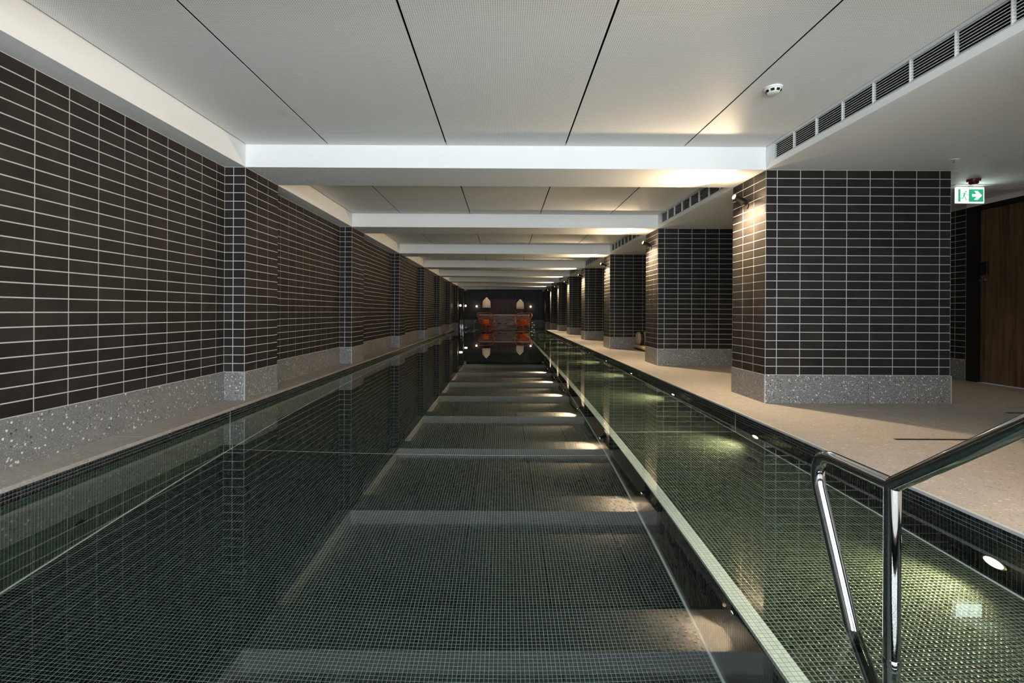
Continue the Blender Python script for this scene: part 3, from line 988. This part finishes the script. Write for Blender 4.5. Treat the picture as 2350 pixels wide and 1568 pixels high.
# corridor downlight beyond the pillar
t = thing('downlight', 'small warm ceiling downlight in the corridor behind the nearest pillar', 'downlight', (5.25, 6.45, ZS + 0.07))
MB().lathe([(0.036, -0.004), (0.048, -0.003), (0.050, 0.0)], 24).build('rim', M_PLASTIC, t, True)
MB().lathe([(0.0, -0.0045), (0.034, -0.0045), (0.036, -0.002)], 20).build('lens', M_LENS, t, True)
lamp('SPOT', 'lamp', (0, 0, -0.02), 26, WARM, t, (0.05, -0.12, -1), spot_size=R(85), spot_blend=0.8, shadow_soft_size=0.03)

# ------------------------------------------------------------------ handrail (foreground)
def bez(p0, p1, p2, n=8):
    return [Vector(p0) * (1 - t) ** 2 + Vector(p1) * 2 * t * (1 - t) + Vector(p2) * t * t for t in [k / n for k in range(n + 1)]]
HX = 1.153
hr = thing('handrail', 'polished steel handrail rising from the underwater ledge at lower right', 'handrail', (HX, 1.463, ZL))
def hp(y, h):          # y = depth, h = height relative to the eye
    return Vector((0, y - 1.463, EYE + h - ZL))
rr = 0.0222
zt = -0.507
post_bottom = Vector((0, 0, 0.004))
MB().tube([post_bottom, hp(1.463, zt)], rr, 24).build('post', M_CHROME, hr, True)
MB().lathe([(0.042, 0), (0.042, 0.006), (0.026, 0.010)], 24, (0, 0, 0)).build('base_flange', M_CHROME, hr, True)
MB().lathe([(rr + 0.0015, -0.012), (rr + 0.003, 0), (rr + 0.0015, 0.012)], 24, hp(1.463, -1.03)).build('post_collar', M_CHROME, hr, True)
pts = [hp(1.463, zt), hp(1.70, zt)]
pts += bez(hp(1.72, zt), hp(1.835, zt), hp(1.802, zt - 0.125), 12)
pts += [hp(1.632, -1.035), hp(1.47, -1.43)]
MB().tube(pts, rr, 24).build('loop_leg', M_CHROME, hr, True)
sl = (0.507 - 0.246) / (1.463 - 1.0937)
pts = [hp(1.463, zt), hp(0.62, zt + sl * (1.463 - 0.62))]
pts += bez(pts[-1], hp(0.5, zt + sl * (1.463 - 0.5)), hp(0.42, zt + sl * (1.463 - 0.5)), 6)[1:]
pts += [hp(0.1, zt + sl * (1.463 - 0.5))]
MB().tube(pts, rr, 24).build('sloping_rail', M_CHROME, hr, True)
e = pts[-1]
MB().tube([e, Vector((0, e.y, -ZL))], rr, 20).build('deck_post', M_CHROME, hr, True)
MB().lathe([(0.045, 0), (0.045, 0.006), (0.024, 0.012)], 24, (0, e.y, -ZL)).build('deck_flange', M_CHROME, hr, True)

# ------------------------------------------------------------------ daybeds with bolsters on the right deck
for k, pf in enumerate((P[3], P[4], P[5])):
    nm = ORD[k]
    y1 = pf - 0.06
    y0 = y1 - 1.95
    x0, x1 = 3.38, 4.18
    t = thing('daybed', f'low tan mat daybed on the deck, {nm} from the camera, beyond the {ORD[k + 1]} pillar', 'daybed', ((x0 + x1) / 2, y0, 0), 'low daybeds between the pillars')
    hw = (x1 - x0) / 2
    MB().cbox(-hw + 0.02, hw - 0.02, 0.02, 1.93, 0, 0.045, 0.005).build('base', M_STRAP, t)
    MB().cbox(-hw, hw, 0, 1.95, 0.045, 0.125, 0.018).build('mat', M_MAT, t)
    b = thing('bolster', f'beige rolled bolster with dark strap on the {nm} daybed', 'bolster', ((x0 + x1) / 2, y1 - 0.30, 0.130), 'bolsters on the daybeds')
    rb = 0.165
    prof = [(0.0, -hw + 0.004), (0.10, -hw), (rb - 0.02, -hw + 0.006), (rb, -hw + 0.03), (rb, hw - 0.03), (rb - 0.02, hw - 0.006), (0.10, hw), (0.0, hw - 0.004)]
    MB().lathe(prof, 28, (0, 0, rb), (1, 0, 0)).build('roll', M_FABRIC, b, True)
    for s in (-1, 1):
        MB().lathe([(rb - 0.001, -0.045), (rb + 0.004, -0.045), (rb + 0.004, 0.045), (rb - 0.001, 0.045)], 28, (s * (hw - 0.11), 0, rb), (1, 0, 0)).build('strap', M_STRAP, b, True)

# ------------------------------------------------------------------ far end: chairs, desk, pendants
def sstep(x):
    x = max(0.0, min(1.0, x)); return x * x * (3 - 2 * x)
def chair(loc, rotz, lb):
    t = thing('lounge_chair', lb, 'chair', loc, 'orange woven lounge chairs', rotz)
    # local: faces -Y; seat ring and a high flaring woven back
    def seat(a):     # a = 0 at the front, pi at the back
        return Vector((0.345 * math.sin(a), -0.36 * math.cos(a), 0.37 + 0.02 * math.cos(a)))
    def rim(a):
        q = (1 - math.cos(a)) / 2
        hgt = 0.41 + 0.70 * sstep((q - 0.02) / 0.93)
        fl = 0.37 + 0.15 * sstep(q * 1.6)
        return Vector((fl * math.sin(a) * (1 + 0.10 * max(0, -math.sin(2 * abs(math.remainder(a, 2 * math.pi))))), -0.40 * math.cos(a) + 0.16 * q * q, hgt))
    N = 40
    A = [2 * math.pi * k / N for k in range(N)]
    MB().tube([rim(a) for a in A if 0.60 < a < 2 * math.pi - 0.60], 0.022, 8).build('back_frame', M_ORANGE_RIM, t, True)
    for s in (1, -1):
        a0 = 0.60
        p0 = rim(s * a0)
        MB().tube(bez(rim(s * 0.75), p0 + Vector((s * 0.03, -0.10, -0.02)), p0 + Vector((s * 0.02, -0.16, -0.16)), 6) + [seat(s * 0.5) + Vector((s * 0.02, -0.02, -0.02))], 0.022, 8).build('armrest', M_ORANGE_RIM, t, True)
    MB().tube([seat(a) for a in A], 0.024, 8, True).build('seat_frame', M_ORANGE_RIM, t, True)
    m = MB()
    for k in range(-13, 14):
        a = math.pi + k * (math.pi - 0.65) / 13
        s0, r0 = seat(a), rim(a)
        mid = (s0 + r0) / 2 + Vector((math.sin(a), -math.cos(a), 0)) * 0.03
        m.tube(bez(s0, mid, r0, 5), 0.007, 5)
    m.build('back_weave', M_ORANGE, t, True)
    m = MB()
    for fr in (0.28, 0.56):
        pts = []
        for k in range(-14, 15):
            a = math.pi + k * (math.pi - 0.7) / 14
            s0, r0 = seat(a), rim(a)
            mid = (s0 + r0) / 2 + Vector((math.sin(a), -math.cos(a), 0)) * 0.03
            pts.append(s0 * (1 - fr) ** 2 + mid * 2 * fr * (1 - fr) + r0 * fr * fr)
        m.tube(pts, 0.014, 6)
    m.build('back_band', M_ORANGE_RIM, t, True)
    sm = MB(); sm.lathe([(0.0, 0.365), (0.2, 0.368), (0.325, 0.378), (0.33, 0.365), (0.2, 0.345), (0.0, 0.34)][::-1], 32)
    sm.v = [(x, y * 0.95, z) for x, y, z in sm.v]
    sm.build('seat', M_ORANGE, t, True)
    m = MB()
    for k in range(28):
        a = 2 * math.pi * k / 28
        p0 = seat(a); p1 = Vector((p0.x * 0.78, p0.y * 0.78, 0.07))
        m.tube([p0, p1], 0.008, 5)
    m.build('skirt_weave', M_ORANGE, t, True)
    MB().tube([Vector((0.27 * math.sin(a), -0.28 * math.cos(a), 0.06)) for a in A], 0.018, 8, True).build('base_ring', M_ORANGE_RIM, t, True)
    for sx in (-1, 1):
        for sy in (-1, 1):
            MB().tube([(sx * 0.18, sy * 0.19, 0.06), (sx * 0.19, sy * 0.20, 0.0)], 0.016, 8).build('leg', M_ORANGE_RIM, t, True)
    return t
def cushion(loc, rotz, lb):
    t = thing('cushion', lb, 'cushion', loc, 'orange cushions on the chairs', rotz)
    n = 10; m = MB(); vs = []
    for side in (1, -1):
        for i in range(n + 1):
            for j in range(n + 1):
                u, v = 2 * i / n - 1, 2 * j / n - 1
                th = 0.065 * (1 - u ** 4) ** 0.5 * (1 - v ** 4) ** 0.5
                pin = 1 - 0.05 * (u * u * (1 - v * v) + v * v * (1 - u * u)) + 0.0
                x = 0.22 * u * pin; z = 0.17 * v * pin
                vs.append((x, -side * th, z))
    fs = []
    K = (n + 1) * (n + 1)
    for s in (0, 1):
        for i in range(n):
            for j in range(n):
                a = s * K + i * (n + 1) + j
                q = (a, a + 1, a + n + 2, a + n + 1)
                fs.append(q if s else q[::-1])
    tilt = Matrix.Rotation(R(-14), 3, 'X')
    vs = [tuple(tilt @ Vector(v) + Vector((0, 0, 0.175))) for v in vs]
    m.add(vs, fs)
    m.build('pad', M_ORANGE_CU, t, True)
    MB().tube([tuple(tilt @ Vector((0.215 * sx, 0, 0.166 * sz)) + Vector((0, 0, 0.175))) for sx, sz in ((-1, -1), (1, -1), (1, 1), (-1, 1))], 0.006, 6, True).build('piping', M_ORANGE, t, True)
CY = 29.0
for sgn, px, nm in ((-1, 1117, 'left'), (1, 1199, 'right')):
    cx = (px - 1157) * CY / F
    rz = R(24) if sgn < 0 else R(-24)
    chair((cx, CY, ZFAR), rz, f'orange woven rope lounge chair with high oval back, {nm} of the two')
    off = Matrix.Rotation(rz, 3, 'Z') @ Vector((0, 0.14, 0))
    cushion((cx + off.x, CY + off.y, ZFAR + 0.392), rz, f'square orange cushion leaning in the {nm} lounge chair')

# reception desk
DX0, DX1, DY = -1.60, 1.62, 30.9
dk = thing('reception_desk', 'wide walnut reception desk with pale top between the orange chairs', 'desk', ((DX0 + DX1) / 2, DY, ZFAR))
hw = (DX1 - DX0) / 2
dh = EYE - 0.165 - ZFAR
MB().box(-hw + 0.02, hw - 0.02, 0.02, 0.75, 0, dh - 0.06).build('carcass', M_BLACK, dk)
nb = 8
for k in range(nb):
    z0 = 0.02 + k * (dh - 0.08) / nb
    z1 = 0.02 + (k + 1) * (dh - 0.08) / nb
    sp_ = [-hw, -hw + (0.9 + 0.37 * (k % 3)), hw - (0.8 + 0.3 * ((k + 1) % 3)), hw]
    for j in range(3):
        MB().cbox(sp_[j] + 0.0015, sp_[j + 1] - 0.0015, 0, 0.022, z0 + 0.0015, z1 - 0.0015, 0.002).build('board', M_WOODDESK, dk)
MB().cbox(-hw - 0.01, hw + 0.01, -0.015, 0.77, dh - 0.058, dh, 0.004).build('counter_top', M_PALE, dk)
MB().box(-0.42, -0.20, -0.004, 0.0, 0.42, 0.46).build('handle_slot', M_GAP, dk)
MB().box(0.02, 0.16, -0.004, 0.0, 0.42, 0.46).build('handle_slot', M_GAP, dk)
# walnut panelling behind the desk
pn = thing('wall_panelling', 'dark walnut panelling on the black far wall behind the desk', 'panelling', (0.17, YB - 0.05, ZFAR), kind='structure')
for k in range(5):
    MB().cbox(-1.25 + 0.5 * k + 0.002, -0.75 + 0.5 * k - 0.002, 0, 0.028, 0, EYE + 0.93 - ZFAR, 0.002).build('panel', M_WOODPANEL, pn)

def pendant(x, y, zb, lb):
    t = thing('pendant_lamp', lb, 'lamp', (x, y, zb), 'white pendant lamps over the desk')
    MB().lathe([(0.272, 0), (0.268, 0.02), (0.242, 0.43), (0.05, 0.645), (0.028, 0.66), (0.028, 0.655), (0.045, 0.635), (0.236, 0.425), (0.262, 0.02), (0.266, 0.0)], 36).build('shade', M_SHADE, t, True)
    MB().lathe([(0.0, 0.655), (0.026, 0.655), (0.026, 0.70), (0.008, 0.72), (0.0, 0.72)], 16).build('shade_cap', M_BLACK, t, True)
    MB().tube([(0, 0, 0.71), (0, 0, ZC - zb)], 0.006, 6).build('cord', M_BLACK, t)
    MB().lathe([(0.0, 0.30), (0.03, 0.31), (0.045, 0.35), (0.03, 0.39), (0.015, 0.41), (0.015, 0.655)], 14).build('bulb', M_GLOBE, t, True)
    lamp('POINT', 'lamp', (0, 0, 0.25), 2.0, (1, 0.88, 0.76), t, shadow_soft_size=0.04)
pendant((1116.5 - 1157) * 32.0 / F, 32.0, EYE + 9.4 * 32.0 / F, 'white bell pendant lamp above the left orange chair')
pendant((1193.8 - 1157) * 33.6 / F, 33.6, EYE + 6.7 * 33.6 / F, 'white bell pendant lamp above the right orange chair')

def sconce(loc, nrm, lb, e=5.0):
    t = thing('wall_sconce', lb, 'wall lamp', loc, 'glowing globe sconces')
    nv = Vector(nrm)
    MB().lathe([(0.045, 0), (0.045, 0.012), (0.014, 0.016), (0.014, 0.06)], 18, (0, 0, 0), nrm).build('bracket', M_BLACK, t, True)
    c = nv * 0.11
    MB().lathe([(0.062 * math.sin(math.pi * k / 10), -0.062 * math.cos(math.pi * k / 10)) for k in range(11)], 18, c).build('globe', M_GLOBE, t, True)
    lamp('POINT', 'lamp', nv * 0.20, e, (1.0, 0.74, 0.52), t, shadow_soft_size=0.05)
sconce(((1094 - 1157) * YB / F, YB - 0.021, EYE + 12.4 * YB / F), (0, -1, 0), 'glowing globe sconce on the far wall above the left chair')
sconce(((1217.6 - 1157) * YB / F, YB - 0.021, EYE + 12.2 * YB / F), (0, -1, 0), 'glowing globe sconce on the far wall above the right chair')
sconce((XP + 0.005, P[7] + 0.6, EYE + 0.37), (1, 0, 0), 'globe sconce on the left pilaster before the far wall', 2.5)
sconce((XP + 0.005, P[8] + 0.6, EYE + 0.40), (1, 0, 0), 'globe sconce on the last left pilaster beside the far wall', 2.5)

# steel rail at the far left, tube frame and bottle rack beside the desk
t = thing('grab_rail', 'bright steel grab rail at the far left end of the pool', 'handrail', (-2.36, 27.2, ZFAR))
for sx in (-0.055, 0.055):
    MB().tube([(sx, 0, 0), (sx, 0, 0.62), *bez((sx, 0, 0.62), (sx, 0, 0.73), (sx, 0.12, 0.73), 5)[1:], (sx, 0.5, 0.73), (sx, 0.5, 0)], 0.022, 10).build('rail_loop', M_CHROME, t, True)
t = thing('side_bench', 'low black bench behind the far steel grab rail', 'bench', (-2.35, 28.2, ZFAR))
MB().cbox(-0.24, 0.24, -0.22, 0.22, 0.14, 0.22, 0.006).build('top', M_BLACK, t)
for sx in (-0.2, 0.2):
    MB().box(sx - 0.02, sx + 0.02, -0.2, 0.2, 0, 0.14).build('leg_frame', M_BLACK, t)
t = thing('rolled_towel', 'small rolled white towel lying on the black bench', 'towel', (-2.18, 28.2, ZFAR + 0.221))
MB().lathe([(0.0, -0.12), (0.045, -0.12), (0.05, -0.11), (0.05, 0.11), (0.045, 0.12), (0.0, 0.12)], 14, (0, 0, 0.05), (0, 1, 0)).build('roll', M_TOWEL, t, True)
MB().lathe([(0.022, 0.1205), (0.026, 0.123), (0.03, 0.1205)], 14, (0, 0, 0.05), (0, -1, 0)).build('fold', M_TOWEL, t, True)
t = thing('luggage_frame', 'grey tube frame with black panel left of the desk', 'rack', (-1.72, 30.3, ZFAR))
MB().tube([(0.10, 0, 0.66), (-0.06, 0, 0.66), (-0.10, 0, 0.62), (-0.10, 0, 0.0)], 0.02, 8).build('tube_frame', M_GREYTUBE, t, True)
MB().tube([(-0.10, 0, 0.04), (0.26, 0, 0.04)], 0.016, 8).build('cross_bar', M_GREYTUBE, t, True)
MB().tube([(0.26, 0, 0.04), (0.26, 0, 0)], 0.016, 8).build('tube_leg', M_GREYTUBE, t, True)
MB().cbox(-0.06, 0.28, 0.03, 0.06, 0.07, 0.63, 0.004).build('back_panel', M_BLACK, t)
t = thing('towel_rack', 'slim black shelf rack right of the desk', 'rack', (1.79, 30.5, ZFAR))
for sx in (-0.13, 0.13):
    for sy in (-0.12, 0.12):
        MB().box(sx - 0.01, sx + 0.01, sy - 0.01, sy + 0.01, 0, 0.66).build('upright', M_BLACK, t)
for k in range(5):
    MB().box(-0.12, 0.12, -0.11, 0.11, 0.02 + 0.15 * k, 0.030 + 0.15 * k).build('shelf', M_BLACK, t)
pos = ['bottom', 'second', 'third', 'top']
for k in range(4):
    for s, sd in ((-0.058, 'left'), (0.058, 'right')):
        b = thing('rolled_towel', f'small rolled towel on the {pos[k]} shelf of the slim rack, {sd} side', 'towel', (1.79 + s, 30.5, ZFAR + 0.0305 + 0.15 * k), 'rolled towels on the rack')
        MB().lathe([(0.0, -0.11), (0.035, -0.11), (0.04, -0.10), (0.04, 0.10), (0.035, 0.11), (0.0, 0.11)], 12, (0, 0, 0.04), (0, 1, 0)).build('roll', M_TOWEL if (k + (s > 0)) % 2 else M_STRAP, b, True)
        MB().lathe([(0.015, 0.1105), (0.019, 0.112), (0.022, 0.1105)], 12, (0, 0, 0.04), (0, -1, 0)).build('fold', M_TOWEL, b, True)
